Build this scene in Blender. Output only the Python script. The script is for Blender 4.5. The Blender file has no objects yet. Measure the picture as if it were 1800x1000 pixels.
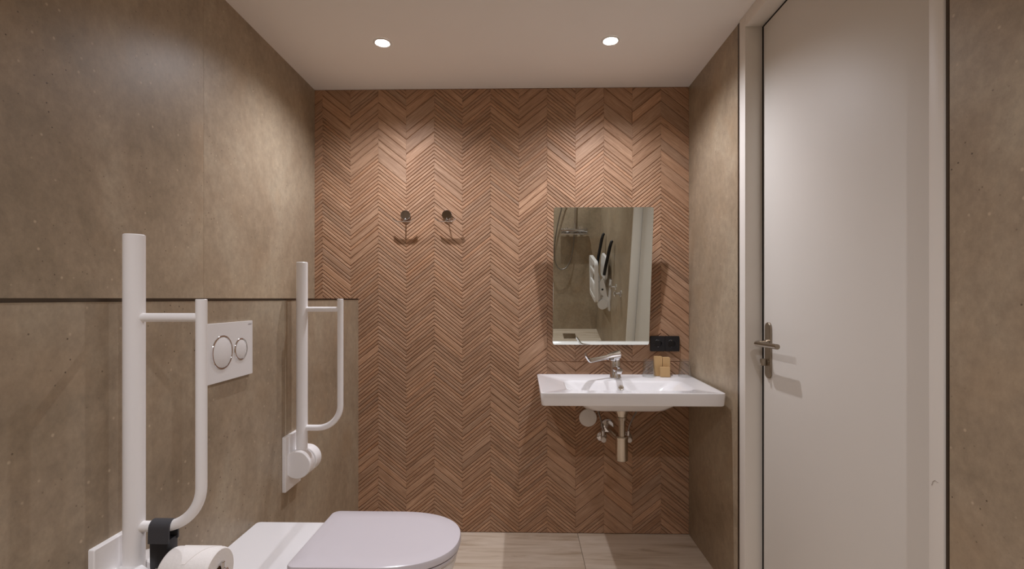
import bpy, bmesh, math, random
from mathutils import Vector, Matrix
random.seed(7)
PI = math.pi
scene = bpy.context.scene
COL = scene.collection

# ------------------------------------------------------------------ camera, light, exposure
cam_data = bpy.data.cameras.new('camera')
cam_data.sensor_fit = 'HORIZONTAL'
cam_data.sensor_width = 36.0
cam_data.lens = 36.0 * 869.0 / 1800.0
cam_data.shift_y = (524.76 - 500.0) / 1800.0
cam_data.clip_start = 0.02
camera = bpy.data.objects.new('camera', cam_data)
COL.objects.link(camera)
camera.location = (0, 0, 1.2537)
camera.rotation_euler = (PI / 2, 0, math.radians(1.1656))
scene.camera = camera

world = bpy.data.worlds.new('world')
scene.world = world
world.use_nodes = True
world.node_tree.nodes['Background'].inputs[0].default_value = (0, 0, 0, 1)
world.node_tree.nodes['Background'].inputs[1].default_value = 0.0

vs = scene.view_settings
vs.view_transform = 'Standard'
vs.look = 'None'
vs.exposure = 0.0
vs.gamma = 1.0
vs.use_curve_mapping = False
scene.cycles.max_bounces = 12
scene.cycles.diffuse_bounces = 6
scene.cycles.glossy_bounces = 6
scene.cycles.transmission_bounces = 10
scene.cycles.transparent_max_bounces = 12

LAMP_W = 44.0
LAMP_COL = (1.0, 1.0, 1.08)
LAMP_ANGLE = 148.0
LAMP_BLEND = 1.0

# ------------------------------------------------------------------ room measures (metres)
XL, XW, XR = -1.120, -0.882, 0.887     # upper left wall, lower left wall, right wall
YB, YR = 2.650, -0.580                 # tiled end wall, wall behind the camera
H = 2.380
LEDGE = 1.254


# ------------------------------------------------------------------ helpers
def lin(c):
    out = []
    for v in c:
        v = v / 255.0
        out.append(v / 12.92 if v <= 0.04045 else ((v + 0.055) / 1.055) ** 2.4)
    return (out[0], out[1], out[2], 1.0)


class MB:
    """collects geometry, builds one mesh object"""
    def __init__(self):
        self.v = []
        self.f = []

    def add(self, verts, faces):
        o = len(self.v)
        self.v += [tuple(p) for p in verts]
        self.f += [tuple(i + o for i in f) for f in faces]
        return self

    def box(self, x0, x1, y0, y1, z0, z1, b=0.0):
        bm = bmesh.new()
        bmesh.ops.create_cube(bm, size=1.0)
        for v in bm.verts:
            v.co = Vector(((x0 + x1) / 2 + v.co.x * (x1 - x0), (y0 + y1) / 2 + v.co.y * (y1 - y0), (z0 + z1) / 2 + v.co.z * (z1 - z0)))
        if b > 0:
            bmesh.ops.bevel(bm, geom=list(bm.edges), offset=b, segments=2, affect='EDGES', profile=0.5)
        self.from_bm(bm)
        return self

    def from_bm(self, bm):
        bm.verts.index_update()
        self.add([v.co[:] for v in bm.verts], [[v.index for v in f.verts] for f in bm.faces])
        bm.free()

    def loft(self, loops, cap0=True, cap1=True, closed=True):
        n = len(loops[0])
        verts = [p for l in loops for p in l]
        faces = []
        for i in range(len(loops) - 1):
            for j in range(n if closed else n - 1):
                k = (j + 1) % n
                faces.append((i * n + j, i * n + k, (i + 1) * n + k, (i + 1) * n + j))
        if cap0:
            faces.append(tuple(reversed(range(n))))
        if cap1:
            faces.append(tuple((len(loops) - 1) * n + j for j in range(n)))
        return self.add(verts, faces)

    def lathe(self, prof, n=32, origin=(0, 0, 0), axis='Z', cap0=True, cap1=True):
        """prof: list of (r, h) ; axis letter with optional leading '-'"""
        loops = []
        for r, h in prof:
            l = []
            for i in range(n):
                a = 2 * PI * i / n
                c, s = r * math.cos(a), r * math.sin(a)
                if axis == 'Z': p = (c, s, h)
                elif axis == '-Z': p = (c, -s, -h)
                elif axis == 'X': p = (h, c, s)
                elif axis == '-X': p = (-h, -c, s)
                elif axis == 'Y': p = (-c, h, s)
                else: p = (c, -h, s)
                l.append((p[0] + origin[0], p[1] + origin[1], p[2] + origin[2]))
            loops.append(l)
        return self.loft(loops, cap0, cap1)

    def tube(self, pts, r, n=16, cap=True, rnd=0.0):
        pts = [Vector(p) for p in pts]
        rr = r if isinstance(r, (list, tuple)) else [r] * len(pts)
        loops = []
        t = (pts[1] - pts[0]).normalized()
        ref = Vector((0, 0, 1)) if abs(t.z) < 0.9 else Vector((0, 1, 0))
        u = t.cross(ref).normalized()
        for i, p in enumerate(pts):
            if i == 0: t = (pts[1] - pts[0]).normalized()
            elif i == len(pts) - 1: t = (pts[-1] - pts[-2]).normalized()
            else: t = ((pts[i + 1] - p).normalized() + (p - pts[i - 1]).normalized()).normalized()
            u = (u - t * u.dot(t)).normalized()
            w = t.cross(u)
            ring = lambda q, rad: [tuple(q + (u * math.cos(2 * PI * j / n) + w * math.sin(2 * PI * j / n)) * rad) for j in range(n)]
            if i == 0 and rnd > 0:
                loops += [ring(p, rr[i] - rnd), ring(p + t * rnd, rr[i])]
            elif i == len(pts) - 1 and rnd > 0:
                loops += [ring(p - t * rnd, rr[i]), ring(p, rr[i] - rnd)]
            else:
                loops.append(ring(p, rr[i]))
        return self.loft(loops, cap, cap)

    def prism(self, poly, a, b, axis='Y'):
        """polygon of 2D points extruded from a to b along axis"""
        def P(p, h):
            if axis == 'Y': return (p[0], h, p[1])
            if axis == 'X': return (h, p[0], p[1])
            return (p[0], p[1], h)
        return self.loft([[P(p, a) for p in poly], [P(p, b) for p in poly]])

    def xform(self, m):
        self.v = [tuple(m @ Vector(p)) for p in self.v]
        return self

    def build(self, name, mat, parent=None, smooth=True, angle=35.0, loc=None):
        me = bpy.data.meshes.new(name)
        me.from_pydata(self.v, [], self.f)
        bm = bmesh.new(); bm.from_mesh(me)
        bmesh.ops.recalc_face_normals(bm, faces=bm.faces)
        bm.to_mesh(me); bm.free()
        me.materials.append(mat)
        if smooth:
            me.polygons.foreach_set('use_smooth', [True] * len(me.polygons))
            me.set_sharp_from_angle(angle=math.radians(angle))
        o = bpy.data.objects.new(name, me)
        COL.objects.link(o)
        if parent is not None:
            o.parent = parent
        if loc is not None:
            o.location = loc
        return o


def bez(p0, p1, p2, p3, n=16):
    out = []
    for i in range(n + 1):
        t = i / n
        a, b, c, d = (1 - t) ** 3, 3 * t * (1 - t) ** 2, 3 * t * t * (1 - t), t ** 3
        out.append(tuple(a * p0[k] + b * p1[k] + c * p2[k] + d * p3[k] for k in range(3)))
    return out


def arc(c, r, a0, a1, n, plane):
    """points on an arc; plane 'XZ', 'XY', 'YZ'"""
    out = []
    for i in range(n + 1):
        a = a0 + (a1 - a0) * i / n
        u, v = r * math.cos(a), r * math.sin(a)
        out.append({'XZ': (c[0] + u, c[1], c[2] + v), 'XY': (c[0] + u, c[1] + v, c[2]), 'YZ': (c[0], c[1] + u, c[2] + v)}[plane])
    return out


def rrect(cx, cy, hx, hy, r, n=6):
    pts = []
    for qx, qy, a0 in ((1, 1, 0), (-1, 1, PI / 2), (-1, -1, PI), (1, -1, 1.5 * PI)):
        for i in range(n + 1):
            a = a0 + (PI / 2) * i / n
            pts.append((cx + qx * (hx - r) + r * math.cos(a), cy + qy * (hy - r) + r * math.sin(a)))
    return pts


def empty(name, loc, label=None, cat=None, group=None, kind=None, rotz=0.0):
    o = bpy.data.objects.new(name, None)
    o.empty_display_size = 0.05
    COL.objects.link(o)
    o.location = loc
    o.rotation_euler = (0, 0, rotz)
    return tag(o, label, cat, group, kind)


def tag(o, label=None, cat=None, group=None, kind=None):
    if label: o['label'] = label
    if cat: o['category'] = cat
    if group: o['group'] = group
    if kind: o['kind'] = kind
    return o


def dup(root, loc, label):
    r = root.copy(); COL.objects.link(r); r.location = loc; r['label'] = label
    for ch in list(root.children):
        c = ch.copy(); COL.objects.link(c); c.parent = r
        for g in list(ch.children):
            d = g.copy(); COL.objects.link(d); d.parent = c
    return r


# ------------------------------------------------------------------ materials
def new_mat(name):
    m = bpy.data.materials.new(name)
    m.use_nodes = True
    return m, m.node_tree.nodes, m.node_tree.links, m.node_tree.nodes['Principled BSDF']


def plain(name, col, rough=0.5, metal=0.0, spec=0.5, coat=0.0, bump=0.0, bscale=200.0, vary=0.04, trans=0.0, ior=1.5):
    m, N, L, b = new_mat(name)
    b.inputs['Roughness'].default_value = rough
    b.inputs['Metallic'].default_value = metal
    b.inputs['Specular IOR Level'].default_value = spec
    b.inputs['Coat Weight'].default_value = coat
    b.inputs['Coat Roughness'].default_value = 0.05
    b.inputs['Transmission Weight'].default_value = trans
    b.inputs['IOR'].default_value = ior
    tc = N.new('ShaderNodeTexCoord')
    no = N.new('ShaderNodeTexNoise')
    no.inputs['Scale'].default_value = 6.0
    no.inputs['Detail'].default_value = 4.0
    L.new(tc.outputs['Object'], no.inputs['Vector'])
    mx = N.new('ShaderNodeMix'); mx.data_type = 'RGBA'
    c = lin(col)
    mx.inputs['A'].default_value = tuple(max(0, v * (1 - vary)) for v in c[:3]) + (1,)
    mx.inputs['B'].default_value = tuple(min(1, v * (1 + vary)) for v in c[:3]) + (1,)
    L.new(no.outputs['Fac'], mx.inputs['Factor'])
    L.new(mx.outputs['Result'], b.inputs['Base Color'])
    if bump > 0:
        n2 = N.new('ShaderNodeTexNoise'); n2.inputs['Scale'].default_value = bscale
        L.new(tc.outputs['Object'], n2.inputs['Vector'])
        bp = N.new('ShaderNodeBump'); bp.inputs['Strength'].default_value = bump; bp.inputs['Distance'].default_value = 0.001
        L.new(n2.outputs['Fac'], bp.inputs['Height']); L.new(bp.outputs['Normal'], b.inputs['Normal'])
    return m


def ramp(N, stops):
    r = N.new('ShaderNodeValToRGB')
    e = r.color_ramp.elements
    e[0].position, e[0].color = stops[0]
    e[1].position, e[1].color = stops[-1]
    for p, c in stops[1:-1]:
        x = e.new(p); x.color = c
    return r


def mat_concrete():
    m, N, L, b = new_mat('concrete_tile')
    tc = N.new('ShaderNodeTexCoord')
    oi = N.new('ShaderNodeObjectInfo')
    mp = N.new('ShaderNodeMapping')
    mp.inputs['Scale'].default_value = (1.0, 1.0, 0.85)
    sc = N.new('ShaderNodeVectorMath'); sc.operation = 'SCALE'
    comb = N.new('ShaderNodeCombineXYZ')
    for k in range(3): L.new(oi.outputs['Random'], comb.inputs[k])
    L.new(comb.outputs[0], sc.inputs[0]); sc.inputs['Scale'].default_value = 20.0
    ad = N.new('ShaderNodeVectorMath')
    L.new(tc.outputs['Object'], ad.inputs[0]); L.new(sc.outputs[0], ad.inputs[1])
    L.new(ad.outputs[0], mp.inputs['Vector'])
    n1 = N.new('ShaderNodeTexNoise'); n1.inputs['Scale'].default_value = 2.6; n1.inputs['Detail'].default_value = 6.0; n1.inputs['Roughness'].default_value = 0.6; n1.inputs['Distortion'].default_value = 0.6
    L.new(mp.outputs[0], n1.inputs['Vector'])
    r1 = ramp(N, [(0.30, lin((140, 125, 104))), (0.50, lin((160, 143, 121))), (0.72, lin((175, 161, 139)))])
    L.new(n1.outputs['Fac'], r1.inputs['Fac'])
    # fine mottling
    n2 = N.new('ShaderNodeTexNoise'); n2.inputs['Scale'].default_value = 34.0; n2.inputs['Detail'].default_value = 9.0; n2.inputs['Roughness'].default_value = 0.78
    L.new(mp.outputs[0], n2.inputs['Vector'])
    r2 = ramp(N, [(0.3, (0.74, 0.74, 0.74, 1)), (0.7, (1.22, 1.21, 1.19, 1))])
    L.new(n2.outputs['Fac'], r2.inputs['Fac'])
    mu = N.new('ShaderNodeMix'); mu.data_type = 'RGBA'; mu.blend_type = 'MULTIPLY'; mu.inputs['Factor'].default_value = 0.8
    L.new(r1.outputs[0], mu.inputs['A']); L.new(r2.outputs[0], mu.inputs['B'])
    # rusty patches
    n3 = N.new('ShaderNodeTexNoise'); n3.inputs['Scale'].default_value = 4.2; n3.inputs['Detail'].default_value = 3.0
    L.new(ad.outputs[0], n3.inputs['Vector'])
    r3 = ramp(N, [(0.56, (0, 0, 0, 1)), (0.72, (0.35, 0.35, 0.35, 1))])
    L.new(n3.outputs['Fac'], r3.inputs['Fac'])
    m3 = N.new('ShaderNodeMix'); m3.data_type = 'RGBA'
    m3.inputs['B'].default_value = lin((164, 138, 108))
    L.new(r3.outputs[0], m3.inputs['Factor']); L.new(mu.outputs['Result'], m3.inputs['A'])
    # pits and pale flecks, only where another noise lets them gather
    gate = N.new('ShaderNodeTexNoise'); gate.inputs['Scale'].default_value = 5.0; gate.inputs['Detail'].default_value = 2.0
    L.new(ad.outputs[0], gate.inputs['Vector'])
    gr = ramp(N, [(0.40, (0, 0, 0, 1)), (0.58, (1, 1, 1, 1))])
    L.new(gate.outputs['Fac'], gr.inputs['Fac'])
    vo = N.new('ShaderNodeTexVoronoi'); vo.inputs['Scale'].default_value = 46.0
    L.new(ad.outputs[0], vo.inputs['Vector'])
    r4 = ramp(N, [(0.06, (1, 1, 1, 1)), (0.11, (0, 0, 0, 1))])
    L.new(vo.outputs['Distance'], r4.inputs['Fac'])
    g4 = N.new('ShaderNodeMath'); g4.operation = 'MULTIPLY'
    L.new(r4.outputs[0], g4.inputs[0]); L.new(gr.outputs[0], g4.inputs[1])
    m4 = N.new('ShaderNodeMix'); m4.data_type = 'RGBA'; m4.inputs['B'].default_value = lin((78, 62, 46))
    L.new(g4.outputs[0], m4.inputs['Factor']); L.new(m3.outputs['Result'], m4.inputs['A'])
    vo2 = N.new('ShaderNodeTexVoronoi'); vo2.inputs['Scale'].default_value = 23.0
    sh = N.new('ShaderNodeVectorMath'); sh.inputs[1].default_value = (3.3, 7.1, 1.7)
    L.new(ad.outputs[0], sh.inputs[0]); L.new(sh.outputs[0], vo2.inputs['Vector'])
    r5 = ramp(N, [(0.05, (0.7, 0.7, 0.7, 1)), (0.10, (0, 0, 0, 1))])
    L.new(vo2.outputs['Distance'], r5.inputs['Fac'])
    m5 = N.new('ShaderNodeMix'); m5.data_type = 'RGBA'; m5.inputs['B'].default_value = lin((196, 176, 150))
    L.new(r5.outputs[0], m5.inputs['Factor']); L.new(m4.outputs['Result'], m5.inputs['A'])
    L.new(m5.outputs['Result'], b.inputs['Base Color'])
    rr = N.new('ShaderNodeMapRange'); rr.inputs['To Min'].default_value = 0.34; rr.inputs['To Max'].default_value = 0.5
    L.new(n1.outputs['Fac'], rr.inputs['Value']); L.new(rr.outputs[0], b.inputs['Roughness'])
    b.inputs['Specular IOR Level'].default_value = 0.45
    bp = N.new('ShaderNodeBump'); bp.inputs['Strength'].default_value = 0.15; bp.inputs['Distance'].default_value = 0.002
    L.new(n2.outputs['Fac'], bp.inputs['Height']); L.new(bp.outputs['Normal'], b.inputs['Normal'])
    return m


def mat_wood():
    m, N, L, b = new_mat('ribbed_wood_tile')
    uv = N.new('ShaderNodeUVMap'); uv.uv_map = 'UVMap'
    mp = N.new('ShaderNodeMapping'); mp.inputs['Scale'].default_value = (9.0, 150.0, 1.0)
    L.new(uv.outputs[0], mp.inputs['Vector'])
    n1 = N.new('ShaderNodeTexNoise'); n1.inputs['Scale'].default_value = 1.0; n1.inputs['Detail'].default_value = 6.0; n1.inputs['Roughness'].default_value = 0.65; n1.inputs['Distortion'].default_value = 0.8
    L.new(mp.outputs[0], n1.inputs['Vector'])
    r1 = ramp(N, [(0.28, lin((140, 106, 80))), (0.50, lin((170, 134, 106))), (0.74, lin((194, 160, 131)))])
    L.new(n1.outputs['Fac'], r1.inputs['Fac'])
    at = N.new('ShaderNodeAttribute'); at.attribute_name = 'tint'
    mu = N.new('ShaderNodeMix'); mu.data_type = 'RGBA'; mu.blend_type = 'MULTIPLY'; mu.inputs['Factor'].default_value = 1.0
    L.new(r1.outputs[0], mu.inputs['A']); L.new(at.outputs['Color'], mu.inputs['B'])
    L.new(mu.outputs['Result'], b.inputs['Base Color'])
    b.inputs['Roughness'].default_value = 0.55
    b.inputs['Specular IOR Level'].default_value = 0.35
    bp = N.new('ShaderNodeBump'); bp.inputs['Strength'].default_value = 0.25; bp.inputs['Distance'].default_value = 0.0015
    L.new(n1.outputs['Fac'], bp.inputs['Height']); L.new(bp.outputs['Normal'], b.inputs['Normal'])
    return m


def mat_floor():
    m, N, L, b = new_mat('travertine_floor')
    tc = N.new('ShaderNodeTexCoord'); oi = N.new('ShaderNodeObjectInfo')
    comb = N.new('ShaderNodeCombineXYZ')
    for k in range(3): L.new(oi.outputs['Random'], comb.inputs[k])
    sc = N.new('ShaderNodeVectorMath'); sc.operation = 'SCALE'; sc.inputs['Scale'].default_value = 17.0
    L.new(comb.outputs[0], sc.inputs[0])
    ad = N.new('ShaderNodeVectorMath'); L.new(tc.outputs['Object'], ad.inputs[0]); L.new(sc.outputs[0], ad.inputs[1])
    mp = N.new('ShaderNodeMapping'); mp.inputs['Scale'].default_value = (2.2, 22.0, 1.0)
    L.new(ad.outputs[0], mp.inputs['Vector'])
    n1 = N.new('ShaderNodeTexNoise'); n1.inputs['Scale'].default_value = 1.0; n1.inputs['Detail'].default_value = 7.0; n1.inputs['Roughness'].default_value = 0.62; n1.inputs['Distortion'].default_value = 1.2
    L.new(mp.outputs[0], n1.inputs['Vector'])
    r1 = ramp(N, [(0.30, lin((178, 158, 134))), (0.46, lin((206, 190, 170))), (0.70, lin((222, 209, 192)))])
    L.new(n1.outputs['Fac'], r1.inputs['Fac'])
    L.new(r1.outputs[0], b.inputs['Base Color'])
    b.inputs['Roughness'].default_value = 0.42
    return m


def mat_steel(name, col, rough=0.28, scale=(400, 400, 6)):
    m, N, L, b = new_mat(name)
    tc = N.new('ShaderNodeTexCoord'); mp = N.new('ShaderNodeMapping'); mp.inputs['Scale'].default_value = scale
    L.new(tc.outputs['Object'], mp.inputs['Vector'])
    n1 = N.new('ShaderNodeTexNoise'); n1.inputs['Scale'].default_value = 1.0; n1.inputs['Detail'].default_value = 3.0
    L.new(mp.outputs[0], n1.inputs['Vector'])
    rr = N.new('ShaderNodeMapRange'); rr.inputs['To Min'].default_value = rough * 0.8; rr.inputs['To Max'].default_value = rough * 1.2
    L.new(n1.outputs['Fac'], rr.inputs['Value']); L.new(rr.outputs[0], b.inputs['Roughness'])
    b.inputs['Base Color'].default_value = lin(col)
    b.inputs['Metallic'].default_value = 1.0
    return m


def mat_emit(name, col, strength):
    m, N, L, b = new_mat(name)
    b.inputs['Base Color'].default_value = (0.9, 0.9, 0.9, 1)
    b.inputs['Emission Color'].default_value = col
    b.inputs['Emission Strength'].default_value = strength
    return m


M = {}
M['concrete'] = mat_concrete()
M['wood'] = mat_wood()
M['floor'] = mat_floor()
M['grout'] = plain('grout', (120, 104, 86), 0.9)
M['groove'] = plain('groove_brown', (122, 90, 67), 0.8)
M['ceiling'] = plain('ceiling_paint', (240, 237, 233), 0.85, bump=0.1, bscale=300, vary=0.015)
M['door'] = plain('door_lacquer', (219, 215, 208), 0.52, bump=0.06, bscale=240, vary=0.01)
M['frame'] = plain('frame_lacquer', (226, 221, 213), 0.5, bump=0.06, bscale=240, vary=0.01)
M['dark_trim'] = mat_steel('dark_bronze_trim', (92, 82, 72), 0.4)
M['seal'] = plain('black_seal', (14, 12, 12), 0.8)
M['white_coat'] = plain('white_powder_coat', (246, 244, 243), 0.38, vary=0.01, bump=0.05, bscale=600)
M['white_plastic'] = plain('white_plastic', (230, 228, 226), 0.3, vary=0.01)
M['ceramic'] = plain('white_ceramic', (240, 239, 240), 0.07, coat=0.4, vary=0.006)
M['lid'] = plain('white_duroplast', (212, 207, 212), 0.16, vary=0.006)
M['chrome'] = plain('chrome', (222, 222, 224), 0.05, metal=1.0, vary=0.01)
M['steel'] = mat_steel('brushed_steel', (200, 190, 176), 0.24)
M['door_steel'] = mat_steel('door_brushed_steel', (158, 147, 132), 0.32)
M['mirror'] = plain('mirror_glass', (226, 230, 222), 0.0, metal=1.0, vary=0.0)
M['mirror_edge'] = plain('mirror_edge', (190, 205, 196), 0.15, vary=0.02)
M['black'] = plain('black_plastic', (26, 26, 30), 0.38, vary=0.05)
M['black_deep'] = plain('black_plastic_recess', (12, 12, 14), 0.5, vary=0.05)
M['rubber'] = plain('grey_rubber', (62, 62, 66), 0.6, vary=0.06, bump=0.1, bscale=500)
M['paper'] = plain('tissue_paper', (240, 236, 232), 0.9, vary=0.02, bump=0.5, bscale=160)
M['card'] = plain('brown_card', (150, 118, 84), 0.9, vary=0.06)
M['kraft'] = plain('kraft_card', (198, 164, 116), 0.8, vary=0.05, bump=0.15, bscale=500)
M['glass'], gN, gL, gB = new_mat('clear_glass')
gN.remove(gB)
g_tr = gN.new('ShaderNodeBsdfTransparent'); g_tr.inputs['Color'].default_value = (0.96, 0.97, 0.97, 1)
g_gl = gN.new('ShaderNodeBsdfGlossy'); g_gl.inputs['Roughness'].default_value = 0.02
g_fr = gN.new('ShaderNodeLayerWeight'); g_fr.inputs['Blend'].default_value = 0.35
g_ml = gN.new('ShaderNodeMath'); g_ml.operation = 'MULTIPLY_ADD'; g_ml.inputs[1].default_value = 0.38; g_ml.inputs[2].default_value = 0.03
g_mx = gN.new('ShaderNodeMixShader')
gL.new(g_fr.outputs['Facing'], g_ml.inputs[0]); gL.new(g_ml.outputs[0], g_mx.inputs[0]); gL.new(g_tr.outputs[0], g_mx.inputs[1]); gL.new(g_gl.outputs[0], g_mx.inputs[2])
gL.new(g_mx.outputs[0], gN['Material Output'].inputs['Surface'])
M['hose'] = mat_steel('braided_hose', (150, 144, 138), 0.4, (900, 900, 900))
M['lens'] = mat_emit('downlight_lens', (1.0, 0.95, 0.88, 1), 40.0)
M['seat_black'] = plain('black_armrest', (20, 19, 22), 0.4)
M['scuff'] = plain('scuff_grey', (178, 168, 158), 0.7)

# ------------------------------------------------------------------ floor
floor = MB().box(XL - 0.12, XR + 0.20, YR - 0.1, YB + 0.1, -0.08, -0.004).build('floor', M['grout'], smooth=False)
tag(floor, 'pale travertine-look floor of large tiles', kind='structure')
xs = [XL, 0.296 - 1.2, 0.296, XR + 0.08]
ys = [YR]
y = YB
cuts = []
while y > YR:
    cuts.append(y); y -= 0.6
cuts.append(YR)
for i in range(len(xs) - 1):
    for j in range(len(cuts) - 1):
        g = 0.0012
        MB().box(xs[i] + g, xs[i + 1] - g, cuts[j + 1] + g, cuts[j] - g, -0.006, 0.0, 0.0006).build('tile', M['floor'], floor, smooth=False)

# ------------------------------------------------------------------ ceiling
ceiling = MB().box(XL - 0.12, XR + 0.20, YR - 0.1, YB + 0.1, H, H + 0.12).build('ceiling', M['ceiling'], smooth=False)
tag(ceiling, 'smooth off-white painted ceiling', kind='structure')


# ------------------------------------------------------------------ side walls with big concrete-look tiles
def tile(parent, x0, x1, y0, y1, z0, z1):
    return MB().box(x0, x1, y0, y1, z0, z1, 0.0004).build('tile', M['concrete'], parent, smooth=False)


G = 0.0003
wl = MB().box(XL - 0.12, XL - 0.010, YR - 0.1, YB + 0.1, 0, H).build('wall_left', M['grout'], smooth=False)
tag(wl, 'upper left wall of taupe concrete-look tiles', kind='structure')
for a, b in ((1.717, YB), (0.517, 1.717), (YR, 0.517)):
    tile(wl, XL - 0.010, XL, a + G, b - G, LEDGE - 0.02, H)

wlow = MB().box(XL, XW - 0.010, YR, YB, 0, LEDGE - 0.010).build('wall_left_low', M['grout'], smooth=False)
tag(wlow, 'projecting lower left wall of taupe tiles behind the toilet', kind='structure')
for a, b in ((1.820, YB), (0.620, 1.820), (YR, 0.620)):
    tile(wlow, XW - 0.010, XW, a + G, b - G, 0, LEDGE - 0.007)
    tile(wlow, XL, XW - 0.008, a + G, b - G, LEDGE - 0.010, LEDGE)
t3 = MB().prism([(XW - 0.008, LEDGE - 0.0065), (XW + 0.0012, LEDGE - 0.0065), (XW + 0.0012, LEDGE + 0.0005), (XW - 0.008, LEDGE + 0.0005)], YR, YB - 0.006, 'Y')
t3.build('trim_3', M['dark_trim'], wlow, smooth=False)['kind'] = 'structure'

wr = MB().box(XR + 0.010, XR + 0.16, 2.051, YB + 0.1, 0, H).build('wall_right', M['grout'], smooth=False)
tag(wr, 'right wall of taupe tiles beside the washbasin', kind='structure')
tile(wr, XR, XR + 0.010, 2.051, YB, 0, H)
MB().box(XR - 0.001, XR + 0.14, 2.0265, 2.0505, 0, H, 0.001).build('trim_1', M['dark_trim'], wr, smooth=False)['kind'] = 'structure'

wrf = MB().box(XR + 0.010, XR + 0.16, YR - 0.1, 1.045, 0, H).build('wall_right_near', M['grout'], smooth=False)
tag(wrf, 'right wall of taupe tiles on the near side of the door', kind='structure')
for a, b in ((-0.155, 1.045), (YR, -0.155)):
    tile(wrf, XR, XR + 0.010, a + G, b - G, 0, H)
MB().box(XR - 0.0005, XR + 0.14, 1.0455, 1.0525, 0, H).build('trim_2', M['dark_trim'], wrf, smooth=False)['kind'] = 'structure'

wre = MB().box(XL, XR, YR - 0.12, YR - 0.010, 0, H).build('wall_rear', M['grout'], smooth=False)
tag(wre, 'taupe tiled shower wall behind the viewer', kind='structure')
for a, b in ((XL, -0.313), (-0.313, XR)):
    tile(wre, a + G, b - G, YR - 0.010, YR, 0, H)

# ------------------------------------------------------------------ end wall: ribbed chevron tiles, every rib a piece
wb = MB().box(XL - 0.12, XR + 0.16, YB, YB + 0.12, 0, H).build('wall_back', M['groove'], smooth=False)
tag(wb, 'end wall of brown wood-look ribbed chevron tiles', kind='structure')


def clip(poly, a, b, c):
    """keep a*x+b*z<=c"""
    out = []
    for i in range(len(poly)):
        p, q = poly[i], poly[(i + 1) % len(poly)]
        dp, dq = a * p[0] + b * p[1] - c, a * q[0] + b * q[1] - c
        if dp <= 0: out.append(p)
        if dp * dq < 0:
            t = dp / (dp - dq)
            out.append((p[0] + (q[0] - p[0]) * t, p[1] + (q[1] - p[1]) * t))
    return out


def inset(poly, d, dv):
    n = len(poly); L = []
    for i in range(n):
        p, q = Vector(poly[i]), Vector(poly[(i + 1) % n])
        e = q - p
        if e.length < 1e-5: return None
        e.normalize(); nn = Vector((-e.y, e.x))        # inward for ccw
        dd = dv if abs(e.x) < 1e-3 else d
        L.append((p + nn * dd, e))
    out = []
    for i in range(n):
        p1, e1 = L[i - 1]; p2, e2 = L[i]
        cr = e1.x * e2.y - e1.y * e2.x
        if abs(cr) < 1e-6: return None
        t = ((p2.x - p1.x) * e2.y - (p2.y - p1.y) * e2.x) / cr
        out.append(tuple(p1 + e1 * t))
    ar = sum(out[i][0] * out[(i + 1) % n][1] - out[(i + 1) % n][0] * out[i][1] for i in range(n)) / 2
    ar0 = sum(poly[i][0] * poly[(i + 1) % n][1] - poly[(i + 1) % n][0] * poly[i][1] for i in range(n)) / 2
    if ar <= 0 or ar > ar0: return None
    for i in range(n):                                  # no edge may flip
        a0 = Vector(poly[(i + 1) % n]) - Vector(poly[i]); a1 = Vector(out[(i + 1) % n]) - Vector(out[i])
        if a0.dot(a1) < 0: return None
    return out


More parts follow.
